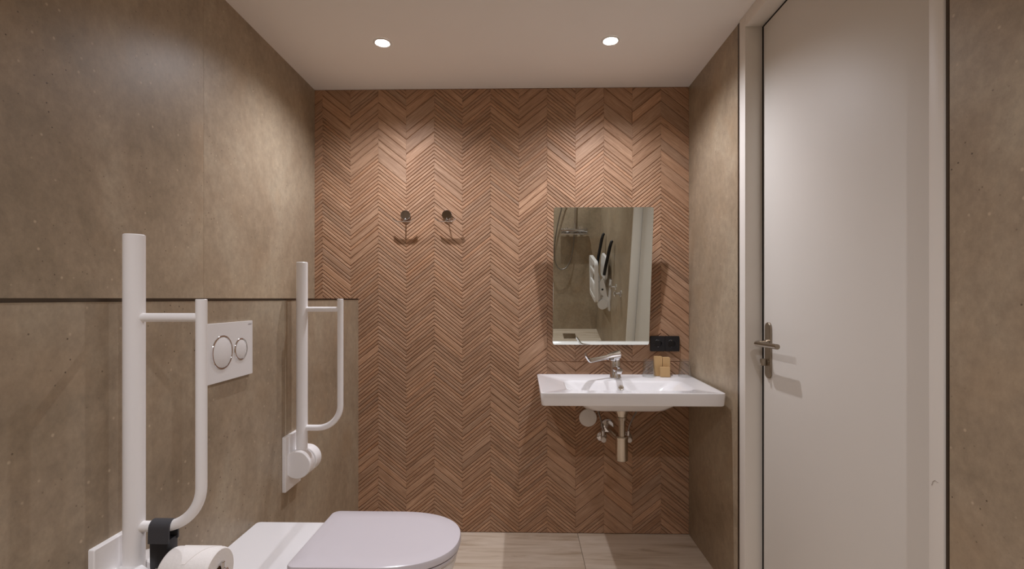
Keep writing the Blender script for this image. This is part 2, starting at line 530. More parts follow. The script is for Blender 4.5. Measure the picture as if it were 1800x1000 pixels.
HALF = 0.15135
PEAK0 = -1.077
U = 0.0200
SLOPE = 0.80
ribs = []        # (width units, base polygon, front polygon, direction)
rg = random.Random(23)
for k in range(-1, 14):
    xa, xb = PEAK0 + k * HALF, PEAK0 + (k + 1) * HALF
    s = -SLOPE if k % 2 == 0 else SLOPE
    x0, x1 = max(xa, XL), min(xb, XR)
    if x1 - x0 < 0.004: continue
    JOINTS = [0.0, 0.918, H] if k >= 8 else [0.0, H]
    for row in range(len(JOINTS) - 1):
        zl, zh = JOINTS[row], JOINTS[row + 1]
        base = zl - HALF * SLOPE - 0.03 - rg.choice((0, 0.35, 0.7)) * U * (row > 0)
        zc = base
        mode, left = 'fine', 0
        while zc < zh + 0.2:
            if left <= 0:
                zm = zc + 0.06
                wide = 0.06 + (0.55 if zm > 1.88 else 0) + (0.30 if k >= 8 and zm < 1.1 else 0) + (0.15 if k >= 11 else 0) + (0.12 if zm < 0.5 else 0)
                x = rg.random()
                mode = 'wide' if x < wide else ('mid' if x < wide + 0.3 else 'fine')
                left = {'fine': rg.randint(8, 20), 'mid': rg.randint(4, 9), 'wide': rg.randint(1, 3)}[mode]
            w = {'fine': 1, 'mid': rg.choice((1, 2, 1, 1)), 'wide': rg.choice((2, 3, 3, 4))}[mode] * U
            left -= 1
            # line: z = zv + s*(x - valley)   lowest at the valley side
            xv = xa if s > 0 else xb
            f = lambda xx, off: zc + off + abs(xx - xv) * SLOPE
            poly = [(x0, f(x0, 0)), (x1, f(x1, 0)), (x1, f(x1, w)), (x0, f(x0, w))]
            zlo = zl
            poly = clip(poly, 0, -1, -zlo); poly = clip(poly, 0, 1, zh) if len(poly) > 2 else []
            zc += w
            if len(poly) < 3: continue
            # the low wall hides everything to the left of XW below the ledge
            if xb <= XW + 0.001 and max(p[1] for p in poly) < LEDGE - 0.02: continue
            pb = inset(poly, 0.0006, 0.0001)
            pf = inset(poly, 0.0036, 0.0003)
            if pb is None: pb = poly
            if pf is None:
                gx, gz = sum(p[0] for p in poly) / len(poly), sum(p[1] for p in poly) / len(poly)
                pf = [(gx + (p[0] - gx) * 0.8, gz + (p[1] - gz) * 0.8) for p in pb]
                if len(pf) != len(pb): continue
            ar = abs(sum(poly[i][0] * poly[(i + 1) % len(poly)][1] - poly[(i + 1) % len(poly)][0] * poly[i][1] for i in range(len(poly)))) / 2
            ribs.append((ar, pb, pf, s, w))


def rib_mesh(name, items):
    verts, faces, uvs, cols = [], [], [], []
    for ar, pb, pf, s, w in items:
        n = len(pb); o = len(verts)
        dep = YB - 0.0032 - rg.uniform(-0.0005, 0.0007)
        verts += [(p[0], YB + 0.0005, p[1]) for p in pb] + [(p[0], dep, p[1]) for p in pf]
        fs = [tuple(o + n + i for i in range(n))] + [(o + i, o + (i + 1) % n, o + n + (i + 1) % n, o + n + i) for i in range(n)]
        ln = math.hypot(1, s)
        ou, ov = rg.uniform(0, 40), rg.uniform(0, 40)
        t = rg.gauss(1.0, 0.075); wr_ = rg.gauss(0, 0.02)
        tint = (max(0.7, t + wr_), max(0.7, t), max(0.65, t - wr_), 1.0)
        for f in fs:
            faces.append(f)
            for i in f:
                p = verts[i]
                u = (p[0] + p[2] * s) / ln; v = (-p[0] * s + p[2]) / ln
                uvs.append((u + ou, v + ov)); cols.append(tint)
    me = bpy.data.meshes.new(name)
    me.from_pydata(verts, [], faces)
    uvl = me.uv_layers.new(name='UVMap')
    uvl.data.foreach_set('uv', [c for uv in uvs for c in uv])
    ca = me.color_attributes.new('tint', 'FLOAT_COLOR', 'CORNER')
    ca.data.foreach_set('color', [c for q in cols for c in q])
    me.materials.append(M['wood'])
    o = bpy.data.objects.new(name, me)
    COL.objects.link(o)
    o.parent = wb
    return o


ribs.sort(key=lambda r: -r[0])
for r in ribs[:300]:
    rib_mesh('slat', [r])
field = rib_mesh('slat_field', ribs[300:])
field['kind'] = 'stuff'

# ------------------------------------------------------------------ door in the right wall
door = empty('door_1', (XR, 1.53, 0), 'off-white flush door in a flat frame in the right wall', kind='structure')
DX = Vector((XR, 1.53, 0))


def dpart(mb, name, mat, parent=door, **k):
    mb.v = [(p[0] - DX.x, p[1] - DX.y, p[2]) for p in mb.v]
    return mb.build(name, mat, parent, **k)


FX = XR - 0.005
DP = XR + 0.059           # door leaf surface
HEAD = 2.328
dpart(MB().box(FX, XR + 0.14, 1.974, 2.026, 0, H - 0.0005, 0.002), 'frame_jamb', M['frame'])
dpart(MB().box(FX, XR + 0.14, 1.053, 1.091, 0, H - 0.0005, 0.002), 'frame_jamb', M['frame'])
dpart(MB().box(FX, XR + 0.14, 1.0912, 1.9738, HEAD, H - 0.0005, 0.002), 'frame_head', M['frame'])
for a, b, c, d in ((1.9557, 1.9738, 0.004, HEAD - 0.0005), (1.0912, 1.1058, 0.004, HEAD - 0.0005), (1.1060, 1.9555, HEAD - 0.0098, HEAD - 0.0005)):
    dpart(MB().box(DP + 0.003, DP + 0.04, a, b, c, d), 'seal', M['seal'], smooth=False)
leaf = dpart(MB().box(DP, DP + 0.040, 1.106, 1.9555, 0.006, HEAD - 0.010, 0.002), 'leaf', M['door'])
# handle plate, lever and thumb turn (brushed steel)
pl = MB()
loop = lambda x, g: [(x, yy, zz) for yy, zz in rrect(1.912, 1.056, 0.021 - g, 0.107 - g, 0.0205 - g, 8)]
pl.loft([loop(DP, 0), loop(DP - 0.006, 0), loop(DP - 0.008, 0.002)])
plate = dpart(pl, 'handle_plate', M['door_steel'])
lv = MB()
lz = 1.083
LXc = DP - 0.055
lv.tube([(DP - 0.006, 1.912, lz), (LXc + 0.02, 1.912, lz)] + arc((LXc + 0.02, 1.892, lz), 0.02, PI / 2, PI, 6, 'XY')[1:] + [(LXc, 1.84, lz), (LXc, 1.742, lz + 0.002)], 0.0095, 16, rnd=0.002)
lv.lathe([(0.015, 0.006), (0.015, 0.014), (0.013, 0.016)], 24, (DP, 1.912, lz), '-X')
dpart(lv, 'lever', M['door_steel'], plate)
tt = MB().lathe([(0.0135, 0.006), (0.0135, 0.012)], 20, (DP, 1.912, 1.010), '-X')
tt.box(DP - 0.034, DP - 0.011, 1.906, 1.918, 0.997, 1.024, 0.003)
dpart(tt, 'thumb_turn', M['door_steel'], plate)
sc = MB().tube([(FX - 0.0001, 1.0825, 0.852), (FX - 0.0001, 1.079, 0.862), (FX - 0.0001, 1.073, 0.866), (FX - 0.0001, 1.066, 0.864)], 0.0008, 6)
dpart(sc, 'scuff_mark', M['scuff'])

# ------------------------------------------------------------------ recessed downlights
def downlight(x, y, label):
    o = empty('downlight', (x, y, H), label, 'downlight', 'recessed ceiling downlights')
    MB().lathe([(0.030, 0.0005), (0.030, 0.003), (0.033, 0.0045), (0.040, 0.003), (0.0415, 0.0005)], 40, (0, 0, 0), '-Z', False, False).build('trim_ring', M['white_plastic'], o)
    MB().lathe([(0.0295, 0.0006), (0.0295, 0.0018), (0.026, 0.0026), (0.008, 0.003)], 32, (0, 0, 0), '-Z').build('lens', M['lens'], o)
    ld = bpy.data.lights.new('downlight_lamp', 'SPOT')
    ld.energy = LAMP_W; ld.color = LAMP_COL
    ld.spot_size = math.radians(LAMP_ANGLE); ld.spot_blend = LAMP_BLEND
    ld.shadow_soft_size = 0.013
    l = bpy.data.objects.new('downlight_lamp', ld); COL.objects.link(l)
    l.parent = o; l.location = (0, 0, -0.012)
    return o


downlight(-0.614, 2.163, 'lit recessed ceiling downlight above the two coat hooks')
downlight(0.386, 2.166, 'lit recessed ceiling downlight above the washbasin mirror')
downlight(-0.614, -0.05, 'lit recessed ceiling downlight behind the viewer by the left wall')
downlight(0.386, -0.05, 'lit recessed ceiling downlight behind the viewer over the shower')


# ------------------------------------------------------------------ fold-up support rails
def support_rail(y, label):
    o = empty('support_rail', (XW, y, 0.64), label, 'support rail', 'white fold-up support rails')
    ax = 0.045                                   # hinge axis and tube, out from the wall
    w = MB()
    w.loft([[(x, a, b) for a, b in rrect(0.0, 0.0, 0.0625 - g, 0.102 - g, 0.003, 3)] for x, g in ((0.0, 0), (0.010, 0), (0.012, 0.0018))])
    w.build('wall_plate', M['white_coat'], o)
    for y0, y1 in ((-0.046, -0.002), (0.012, 0.060)):
        k = MB().lathe([(0.049, y0), (0.051, y0 + 0.002), (0.051, y1 - 0.002), (0.049, y1)], 40, (ax, 0, -0.005), 'Y')
        k.box(0.011, ax, y0 + 0.004, y1 - 0.004, -0.046, 0.036, 0.002)
        k.build('hinge_knuckle', M['white_coat'], o)
    MB().tube([(ax, 0, 0.0), (ax, 0, 0.30), (ax, 0, 0.752)], 0.0205, 32, rnd=0.002).build('main_tube', M['white_coat'], o)
    lx = 0.192
    zb, R = 0.123, 0.085
    MB().tube([(ax + 0.012, 0, zb), (lx - R, 0, zb)] + arc((lx - R, 0, zb + R), R, -PI / 2, 0, 12, 'XZ')[1:] + [(lx, 0, 0.40), (lx, 0, 0.6125)], 0.0112, 20, rnd=0.0012).build('loop_tube', M['white_coat'], o)
    MB().tube([(ax + 0.012, 0, 0.573), (lx, 0, 0.573)], 0.0095, 20).build('cross_tube', M['white_coat'], o)
    return o


rail_near = support_rail(1.050, 'white fold-up support rail nearest the viewer, with the black strap and paper roll')
rail_far = support_rail(1.864, 'white fold-up support rail on the far side of the toilet')

# ------------------------------------------------------------------ paper holder strapped to the near rail
ph = empty('paper_holder', (-0.772, 1.05, 0.763), 'dark grey rubber strap holder hanging from the near support rail', 'paper holder')
st = MB()
lo = []
for x in (-0.022, 0.022):
    pts = [(x, 0.0165 * math.cos(a), 0.0165 * math.sin(a)) for a in [PI * i / 10 for i in range(11)]]
    lo.append([(x, 0.016, -0.030)] + pts + [(x, -0.0175, -0.030)])
outer = lo
inner = [[(x, p[1] * 0.74, p[2] * 0.74 if p[2] > 0 else p[2]) for p in l] for x, l in zip((-0.022, 0.022), lo)]
n = len(lo[0])
prof0 = outer[0] + list(reversed(inner[0])); prof1 = outer[1] + list(reversed(inner[1]))
st.loft([prof0, prof1])
st.build('strap', M['rubber'], ph)
bd = MB()
bd.loft([[(xx * k, yy * k2, z) for xx, yy in rrect(0, 0, 0.020, 0.0165, 0.003, 3)] for z, k, k2 in ((-0.024, 1, 0.9), (-0.030, 1.0, 1.0), (-0.080, 1.0, 0.96), (-0.092, 0.92, 0.9))])
bd.build('clip_body', M['black'], ph)
rodm = MB().tube([(0.0, -0.004, -0.084), (0.0, -0.02, -0.084), (0.02, -0.022, -0.084), (0.142, -0.022, -0.084)], 0.0055, 14, rnd=0.001)
rodm.tube([(0.142, -0.022, -0.090), (0.142, -0.022, -0.062)], 0.0048, 12, rnd=0.0015)
rodm.lathe([(0.006, -0.004), (0.0085, 0.0), (0.0085, 0.010), (0.006, 0.013)], 18, (0.140, -0.022, -0.084), 'X')
rodm.build('spindle', M['chrome'], ph)

# toilet roll
RX, RY, RZ = -0.741, 1.028, 0.672
tr = empty('toilet_roll', (RX, RY, RZ - 0.054), 'white toilet paper roll hanging beside the near support rail', 'toilet roll')
z0 = 0.054
prof = [(0.0195, 0.0), (0.050, 0.0), (0.0530, 0.0022), (0.0545, 0.006), (0.0545, 0.098), (0.0535, 0.1015), (0.051, 0.104), (0.0195, 0.104)]
paper = MB()
loops = []
for r, h in prof:
    loops.append([(h, r * (1 + (0.012 if r > 0.04 else 0) * math.sin(3 * 2 * PI * i / 48 + 1)) * math.cos(2 * PI * i / 48), z0 + r * math.sin(2 * PI * i / 48)) for i in range(48)])
paper.loft(loops, False, False)
paper.build('paper', M['paper'], tr)
sheet = MB()
ll = []
for a in [math.radians(d) for d in range(60, 131, 7)]:
    ll.append([(0.045, 0.0552 * math.cos(a), z0 + 0.0552 * math.sin(a)), (0.006 + 0.012 * (a > 1.9), 0.0552 * math.cos(a), z0 + 0.0552 * math.sin(a))])
fold = MB()
# folded triangular end sheet lying on the roll
fp = []
for i in range(9):
    t = i / 8
    a = math.radians(58 + 74 * t)
    hw = 0.040 * (1 - 0.92 * t)
    fp.append([(0.052 - hw, 0.0556 * math.cos(a), z0 + 0.0556 * math.sin(a)), (0.052 + hw, 0.0556 * math.cos(a), z0 + 0.0556 * math.sin(a)),
               (0.052 + hw, 0.0540 * math.cos(a), z0 + 0.0540 * math.sin(a)), (0.052 - hw, 0.0540 * math.cos(a), z0 + 0.0540 * math.sin(a))])
fold.loft(fp)
fold.build('end_sheet', M['paper'], tr)
MB().lathe([(0.0195, 0.001), (0.0195, 0.103), (0.0180, 0.103), (0.0180, 0.001), (0.0195, 0.001)], 28, (0, 0, z0), 'X', False, False).build('core', M['card'], tr)

# ------------------------------------------------------------------ wall-hung toilet
TY = 1.470
tl = empty('toilet', (XW, TY, 0.10), 'white wall-hung toilet with closed D-shaped lid', 'toilet')


def dshape(xr, xf, hw, rear_r, hx=None, n=40, e=2.3, taper=1.0):
    """closed outline, rear edge at xr, front tip at xf, half width hw"""
    hx = hx or hw * 1.28
    xs_ = xf - hx
    pts = []
    for i in range(n + 1):                        # front curve from +y side to -y side
        a = PI / 2 - PI * i / n
        c, s = math.cos(a), math.sin(a)
        pts.append((xs_ + hx * (abs(c) ** (2 / e)), hw * math.copysign(abs(s) ** (2 / e), s)))
    hwr = hw * taper
    for i in range(7):
        a = -PI / 2 - (PI / 2) * i / 6
        pts.append((xr + rear_r + rear_r * math.cos(a), -hwr + rear_r + rear_r * math.sin(a)))
    for i in range(7):
        a = PI - (PI / 2) * i / 6
        pts.append((xr + rear_r + rear_r * math.cos(a), hwr - rear_r + rear_r * math.sin(a)))
    return pts


def dl(z, xr, xf, hw, rr_, **k):
    return [(p[0] - XW, p[1], z - 0.10) for p in dshape(xr, xf, hw, rr_, **k)]


body = MB()
body.loft([dl(0.185, XW, -0.50, 0.105, 0.01), dl(0.20, XW, -0.46, 0.120, 0.01), dl(0.29, XW, -0.36, 0.140, 0.01), dl(0.38, XW, -0.255, 0.160, 0.01),
           dl(0.45, XW, -0.205, 0.170, 0.01), dl(0.480, XW, -0.196, 0.172, 0.01, taper=0.95), dl(0.499, XW, -0.198, 0.170, 0.01, taper=0.94), dl(0.505, XW, -0.205, 0.165, 0.01, taper=0.94)])
body.build('bowl', M['ceramic'], tl)
dk = MB()
dk.loft([[(p[0] - XW, p[1], z - 0.10) for p in rrect(-0.735, 0, 0.1465 - g, 0.158 - g, 0.012, 4)] for z, g in ((0.498, 0), (0.508, 0), (0.512, 0.004))])
dk.build('rear_deck', M['ceramic'], tl)
MB().loft([dl(0.507, -0.60, -0.189, 0.172, 0.03), dl(0.516, -0.60, -0.187, 0.174, 0.03), dl(0.518, -0.60, -0.189, 0.172, 0.03)]).build('seat', M['lid'], tl)
MB().loft([dl(0.5215, -0.628, -0.187, 0.173, 0.022), dl(0.524, -0.630, -0.184, 0.176, 0.024), dl(0.538, -0.630, -0.184, 0.176, 0.024), dl(0.5425, -0.628, -0.186, 0.174, 0.023),
           dl(0.5445, -0.623, -0.191, 0.169, 0.02), dl(0.5465, -0.58, -0.24, 0.12, 0.02), dl(0.547, -0.50, -0.33, 0.05, 0.01)]).build('lid', M['lid'], tl)
for s in (-1, 1):
    MB().box(-0.645 - XW, -0.600 - XW, s * 0.09 - 0.018, s * 0.09 + 0.018, 0.503 - 0.10, 0.522 - 0.10, 0.003).build('hinge', M['chrome'], tl)

# ------------------------------------------------------------------ flush plate
fpl = empty('flush_plate', (XW, 1.460, 1.012), 'white dual flush plate with two chrome-ringed round buttons', 'flush plate')
w = MB()
w.loft([[(x, a, b) for a, b in rrect(0, 0.0855, 0.123 - g, 0.0855 - g, 0.002, 2)] for x, g in ((0, 0.001), (0.009, 0), (0.010, 0.001))])
w.build('plate', M['white_plastic'], fpl)
for cy, r in ((-0.039, 0.049), (0.056, 0.034)):
    bt_ = MB().lathe([(r - 0.0045, 0.009), (r - 0.0045, 0.0112), (r - 0.0055, 0.0117), (0.004, 0.0118)], 48, (0, cy, 0.0855), 'X').build('button', M['white_plastic'], fpl)
    MB().lathe([(r + 0.001, 0.0095), (r, 0.0122), (r - 0.0035, 0.0122), (r - 0.0045, 0.0095)], 48, (0, cy, 0.0855), 'X', False, False).build('button_ring', M['chrome'], bt_)
fc = bpy.data.curves.new('brand_lettering', 'FONT')
fc.body = 'GEBERIT'; fc.size = 0.0062; fc.align_x = 'RIGHT'
fo = bpy.data.objects.new('brand_lettering', fc); COL.objects.link(fo)
dg = bpy.context.evaluated_depsgraph_get()
fm = bpy.data.meshes.new_from_object(fo.evaluated_get(dg))
bpy.data.objects.remove(fo); fm.name = 'lettering'
fm.materials.clear(); fm.materials.append(plain('lettering_grey', (110, 104, 102), 0.6))
lt = bpy.data.objects.new('lettering', fm); COL.objects.link(lt)
lt.parent = fpl; lt.location = (0.0102, 0.118, 0.158)
lt.rotation_euler = (PI / 2, 0, PI / 2)

# ------------------------------------------------------------------ coat hooks
def coat_hook(x, label):
    o = empty('coat_hook', (x, YB - 0.0048, 1.70), label, 'coat hook', 'chrome coat hooks on the chevron wall')
    MB().lathe([(0.026, 0.0), (0.0268, 0.001), (0.0268, 0.013), (0.0255, 0.0145)], 40, (0, 0, 0), '-Y').build('rosette', M['chrome'], o)
    MB().tube([(0, -0.012, -0.018), (0, -0.030, -0.030), (0, -0.058, -0.0405)], 0.0036, 14, rnd=0.001).build('stem', M['chrome'], o)
    path = [(-0.055, 0.0135), (-0.0385, 0.0), (-0.032, -0.002), (0.032, -0.002), (0.0385, 0.0), (0.055, 0.0135)]
    lps = []
    for i, p in enumerate(path):
        t = (Vector(path[min(i + 1, 5)]) - Vector(path[max(i - 1, 0)])).normalized()
        nx, nz = -t.y, t.x
        sec = [(-0.0515 + 0.0022 * math.cos(q), 0.0022 * math.sin(q)) for q in [-PI / 2 + PI * k / 6 for k in range(7)]] + [(-0.0635 - 0.0022 * math.cos(q), 0.0022 * math.sin(q)) for q in [PI / 2 - PI * k / 6 for k in range(7)]]
        lps.append([(p[0] + nx * v, u, p[1] - 0.0395 + nz * v) for u, v in sec])
    MB().loft(lps).build('bar', M['chrome'], o)
    return o


coat_hook(-0.624, 'chrome coat hook with cross bar, further from the mirror')
coat_hook(-0.402, 'chrome coat hook with cross bar, nearer to the mirror')

# ------------------------------------------------------------------ tilted wall mirror
TILT = math.radians(7.8)
MYB = 2.598
mr = empty('wall_mirror', (0.412, MYB, 1.012), 'frameless rectangular mirror tilted forward above the washbasin', 'mirror')
mrot = Matrix.Rotation(TILT, 4, 'X')
MW, MH = 0.2515, 0.709
g = MB()
g.loft([[(a, yy, b) for a, b in rrect(0, MH / 2, MW - q, MH / 2 - q, 0.010, 4)] for yy, q in ((0.005, 0), (0.0006, 0))], True, False).xform(mrot)
g.build('glass_edge', M['mirror_edge'], mr)
g = MB()
g.loft([[(a, yy, b) for a, b in rrect(0, MH / 2, MW - q, MH / 2 - q, 0.010, 4)] for yy, q in ((0.0006, 0), (0.0, 0.0012))], False, True).xform(mrot)
g.build('glass', M['mirror'], mr, smooth=False)
g = MB().box(-0.17, 0.17, 0.006, 0.016, 0.08, 0.62, 0.002).xform(mrot)
g.build('backing', M['black'], mr)
for s in (-1, 1):
    ybk = YB - 0.006 - MYB
    def ymir(z): return -z * math.tan(TILT) + 0.017
    MB().prism([(ymir(0.10), 0.10), (ybk, 0.10), (ybk, 0.60), (ymir(0.60), 0.60)], s * 0.15 - 0.002, s * 0.15 + 0.002, 'X').build('bracket', M['steel'], mr, smooth=False)
MB().tube([(-0.16, 0.022, 0.06), (0.16, 0.022, 0.06)], 0.006, 12).build('pivot_rod', M['steel'], mr)

# ------------------------------------------------------------------ double power socket
so = empty('power_socket', (0.757, YB - 0.0045, 0.974), 'black double power socket beside the mirror', 'power socket')
for sx in (-1, 1):
    cx, cz = sx * 0.0357, 0.0405
    def sq(yy, gq):
        pts = []
        for i in range(48):
            th = 2 * PI * (i + 0.5) / 48
            c_, s_ = math.cos(th), math.sin(th)
            k_ = min((0.0385 - gq) / max(abs(c_), 1e-6), (0.0405 - gq) / max(abs(s_), 1e-6))
            pts.append((cx + sx * 0.00285 + k_ * c_, yy, cz + k_ * s_))
        return pts
    def ci(yy, r):
        return [(cx + r * math.cos(2 * PI * (i + 0.5) / 48), yy, cz + r * math.sin(2 * PI * (i + 0.5) / 48)) for i in range(48)]
    md = MB().loft([sq(0, 0), sq(-0.010, 0), sq(-0.0115, 0.0012), ci(-0.0115, 0.0225), ci(-0.0125, 0.0215), ci(-0.0120, 0.0195), ci(-0.002, 0.0188)])
    mo = md.build('socket_module', M['black'], so)
    for dz in (-1, 1):
        MB().box(cx - 0.0016, cx + 0.0016, -0.0095, -0.003, cz + dz * 0.0172 - 0.0014, cz + dz * 0.0172 + 0.0014, 0.0004).build('earth_contact', M['chrome'], mo)
    for dx in (-1, 1):
        MB().lathe([(0.0028, 0.0021), (0.0028, 0.0026)], 12, (cx + dx * 0.0095, 0, cz), '-Y').build('pin_hole', M['black_deep'], mo)

# ------------------------------------------------------------------ washbasin
BX0, BX1, BY0, BY1, BZ = 0.079, 0.866, 2.112, 2.644, 0.851
bcx, bhx, bcy, bhy = (BX0 + BX1) / 2, (BX1 - BX0) / 2, (BY0 + BY1) / 2, (BY1 - BY0) / 2
bs = empty('washbasin', (bcx, YB - 0.006, 0.735), 'wide white ceramic washbasin hung on the chevron wall', 'washbasin')


def bl(z, cx, cy, hx, hy, r):
    pts = []
    for a, b in rrect(cx, cy, hx, hy, r, 7):
        t = (a - bcx) / bhx
        if t > 0:
            a += 0.016 * t * (b - BY0) / (BY1 - BY0)
        pts.append((a - bcx, b - (YB - 0.006), z - 0.735))
    return pts


wx, wy = 0.480, 2.330
bb = MB()
bb.loft([bl(0.740, wx, 2.345, 0.155, 0.085, 0.06), bl(0.746, wx, 2.345, 0.185, 0.105, 0.06), bl(0.770, wx, 2.345, 0.215, 0.125, 0.05), bl(0.793, wx, 2.345, 0.238, 0.140, 0.04),
         bl(0.7955, bcx, bcy, bhx - 0.008, bhy - 0.004, 0.012), bl(0.799, bcx, bcy, bhx - 0.004, bhy - 0.002, 0.014), bl(0.846, bcx, bcy, bhx, bhy, 0.014), bl(0.850, bcx, bcy, bhx - 0.001, bhy - 0.0008, 0.014), bl(BZ, bcx, bcy, bhx - 0.004, bhy - 0.003, 0.012),
         bl(BZ - 0.0015, bcx, bcy, bhx - 0.012, bhy - 0.010, 0.012),
         bl(BZ - 0.0035, wx + 0.008, wy, 0.292, 0.136, 0.05), bl(BZ - 0.006, wx + 0.006, wy, 0.283, 0.131, 0.05), bl(0.835, wx, wy, 0.266, 0.124, 0.05), bl(0.795, wx - 0.004, wy, 0.215, 0.112, 0.05), bl(0.768, wx - 0.004, wy, 0.180, 0.098, 0.05), bl(0.758, wx - 0.002, wy, 0.145, 0.075, 0.05), bl(0.7535, wx, wy, 0.03, 0.03, 0.028)])
basin = bb.build('basin', M['ceramic'], bs, angle=50)
# overflow ring on the rear inner wall, and waste
ov = MB().lathe([(0.0125, -0.004), (0.0125, 0.001), (0.0105, 0.002), (0.0085, 0.001), (0.0075, -0.006)], 28, (0, 0, 0), '-Y', True, True)
ov.xform(Matrix.Translation((0.487 - bcx, 2.443 - (YB - 0.006), 0.816 - 0.735)) @ Matrix.Rotation(math.radians(-17), 4, 'X'))
ov.build('overflow_ring', M['steel'], basin)
MB().lathe([(0.030, 0.0), (0.030, 0.003), (0.026, 0.005), (0.024, 0.010), (0.006, 0.011)], 28, (wx - bcx, wy - (YB - 0.006), 0.7530 - 0.735), 'Z').build('waste_plug', M['chrome'], basin)

# ------------------------------------------------------------------ mixer tap with long lever
TX, TYY = 0.478, 2.545
tp = empty('basin_tap', (TX, TYY, 0.8495), 'chrome basin tap with a long bent lever handle', 'tap')
MB().lathe([(0.0285, 0.0), (0.0285, 0.004), (0.0268, 0.008), (0.0255, 0.06), (0.0255, 0.086), (0.024, 0.0885)], 40).build('body', M['chrome'], tp)
sp = MB()
secs = []
for yy, z, hw_, hh in ((-0.010, 0.045, 0.017, 0.017), (-0.05, 0.052, 0.016, 0.014), (-0.095, 0.054, 0.0155, 0.012), (-0.118, 0.052, 0.014, 0.010)):
    secs.append([(a, yy, z + b) for a, b in rrect(0, 0, hw_, hh, min(hw_, hh) * 0.85, 5)])
sp.loft(secs)
spout = sp.build('spout', M['chrome'], tp)
MB().lathe([(0.011, 0.0), (0.012, 0.003), (0.012, 0.010)], 24, (0, -0.103, 0.034), 'Z').build('aerator', M['chrome'], spout)
cp = MB().lathe([(0.0255, 0.0), (0.0265, 0.002), (0.0265, 0.032), (0.024, 0.037), (0.012, 0.039)], 40, (0, 0, 0), 'Z')
cp.xform(Matrix.Translation((0.0, 0.002, 0.0895)) @ Matrix.Rotation(math.radians(-5), 4, 'Y'))
cp.build('cap', M['chrome'], tp)
lev = MB()
path = [(0.022, -0.010, 0.1215), (-0.02, -0.030, 0.1140), (-0.055, -0.052, 0.1095), (-0.138, -0.110, 0.1000), (-0.147, -0.1165, 0.1015), (-0.154, -0.123, 0.1085), (-0.171, -0.140, 0.1325)]
wid = [0.018, 0.017, 0.010, 0.0095, 0.0095, 0.0095, 0.0085]
lps = []
for i, p in enumerate(path):
    a = Vector(path[max(i - 1, 0)]); b = Vector(path[min(i + 1, len(path) - 1)])
    t = (b - a).normalized(); nrm = Vector((0, 1, 0)).cross(t).normalized()
    if nrm.z < 0: nrm = -nrm
    q = Vector(p)
    hw_ = wid[i] * 1.25
    th = 0.0065 if i > 1 else 0.016
    wv = Vector((0, 0.72, 0.69))
    nv = (t.cross(wv)).normalized()
    if nv.z < 0: nv = -nv
    lps.append([tuple(q + wv * u * hw_ + nv * v * th) for u, v in ((-1, -0.5), (-0.8, -0.62), (0.8, -0.62), (1, -0.5), (1, 0.5), (0.8, 0.62), (-0.8, 0.62), (-1, 0.5))])
lev.loft(lps)
lev.build('lever', M['chrome'], tp)

# ------------------------------------------------------------------ bottle trap under the basin
WX = 0.474
bt = empty('bottle_trap', (WX, 2.36, 0.484), 'brushed steel bottle trap under the washbasin', 'bottle trap')
MB().lathe([(0.0185, 0.205), (0.0245, 0.210), (0.0258, 0.220), (0.033, 0.234), (0.0345, 0.2555)], 32).build('flange', M['steel'], bt)
MB().lathe([(0.0172, 0.100), (0.0172, 0.195)], 32).build('down_pipe', M['steel'], bt)
MB().lathe([(0.0195, 0.193), (0.0235, 0.194), (0.0235, 0.207), (0.0195, 0.208)], 32).build('union_nut', M['steel'], bt)
MB().lathe([(0.025, 0.0), (0.0282, 0.003), (0.0288, 0.008), (0.0288, 0.104), (0.0302, 0.106), (0.0302, 0.114), (0.026, 0.117)], 36).build('bottle', M['steel'], bt)
MB().tube([(0, 0.02, 0.092), (-0.008, 0.10, 0.092), (-0.018, YB - 0.006 - 2.36, 0.092)], 0.0165, 20).build('wall_pipe', M['steel'], bt)
MB().lathe([(0.037, 0.0), (0.037, 0.003), (0.030, 0.011), (0.0175, 0.014)], 32, (-0.018, YB - 0.0055 - 2.36, 0.092), '-Y').build('escutcheon', M['chrome'], bt)


def angle_valve(x, z, top, label):
    o = empty('angle_valve', (x, YB - 0.0055, z), label, 'angle valve', 'angle valves under the washbasin')
    MB().lathe([(0.026, 0), (0.026, 0.003), (0.018, 0.010), (0.010, 0.012)], 28, (0, 0, 0), '-Y').build('rosette', M['chrome'], o)
    MB().tube([(0, -0.010, 0), (0, -0.052, 0)], 0.0095, 16).tube([(0, -0.040, 0), (0, -0.040, 0.030)], 0.0085, 14).build('body', M['chrome'], o)
    MB().lathe([(0.009, 0.050), (0.0135, 0.052), (0.0145, 0.060), (0.0135, 0.072), (0.010, 0.075)], 18, (0, 0, 0), '-Y').build('knob', M['white_plastic'], o)
    MB().lathe([(0.010, 0.026), (0.010, 0.040), (0.0065, 0.043)], 12, (0, -0.040, 0), 'Z').build('nut', M['chrome'], o)
    t = (top[0] - x, top[1] - (YB - 0.0055), top[2] - z)
    MB().tube(bez((0, -0.040, 0.036), (0, -0.040, 0.085), (t[0] * 0.7, t[1] + 0.02, t[2] - 0.06), t, 14), 0.0045, 10).build('hose', M['hose'], o)
    return o


angle_valve(0.424, 0.520, (0.355, 2.50, 0.772), 'chrome angle valve left of the bottle trap, under the basin')
angle_valve(0.557, 0.520, (0.625, 2.50, 0.772), 'chrome angle valve right of the bottle trap, mostly hidden by it')
cd = MB().lathe([(0.047, 0.0), (0.047, 0.006), (0.0445, 0.009), (0.010, 0.0105)], 44, (0, 0, 0), '-Y').build('round_cover', M['white_plastic'], loc=(0.351, YB - 0.005, 0.619))
tag(cd, 'round white cover cap on the chevron wall under the washbasin', 'cover')

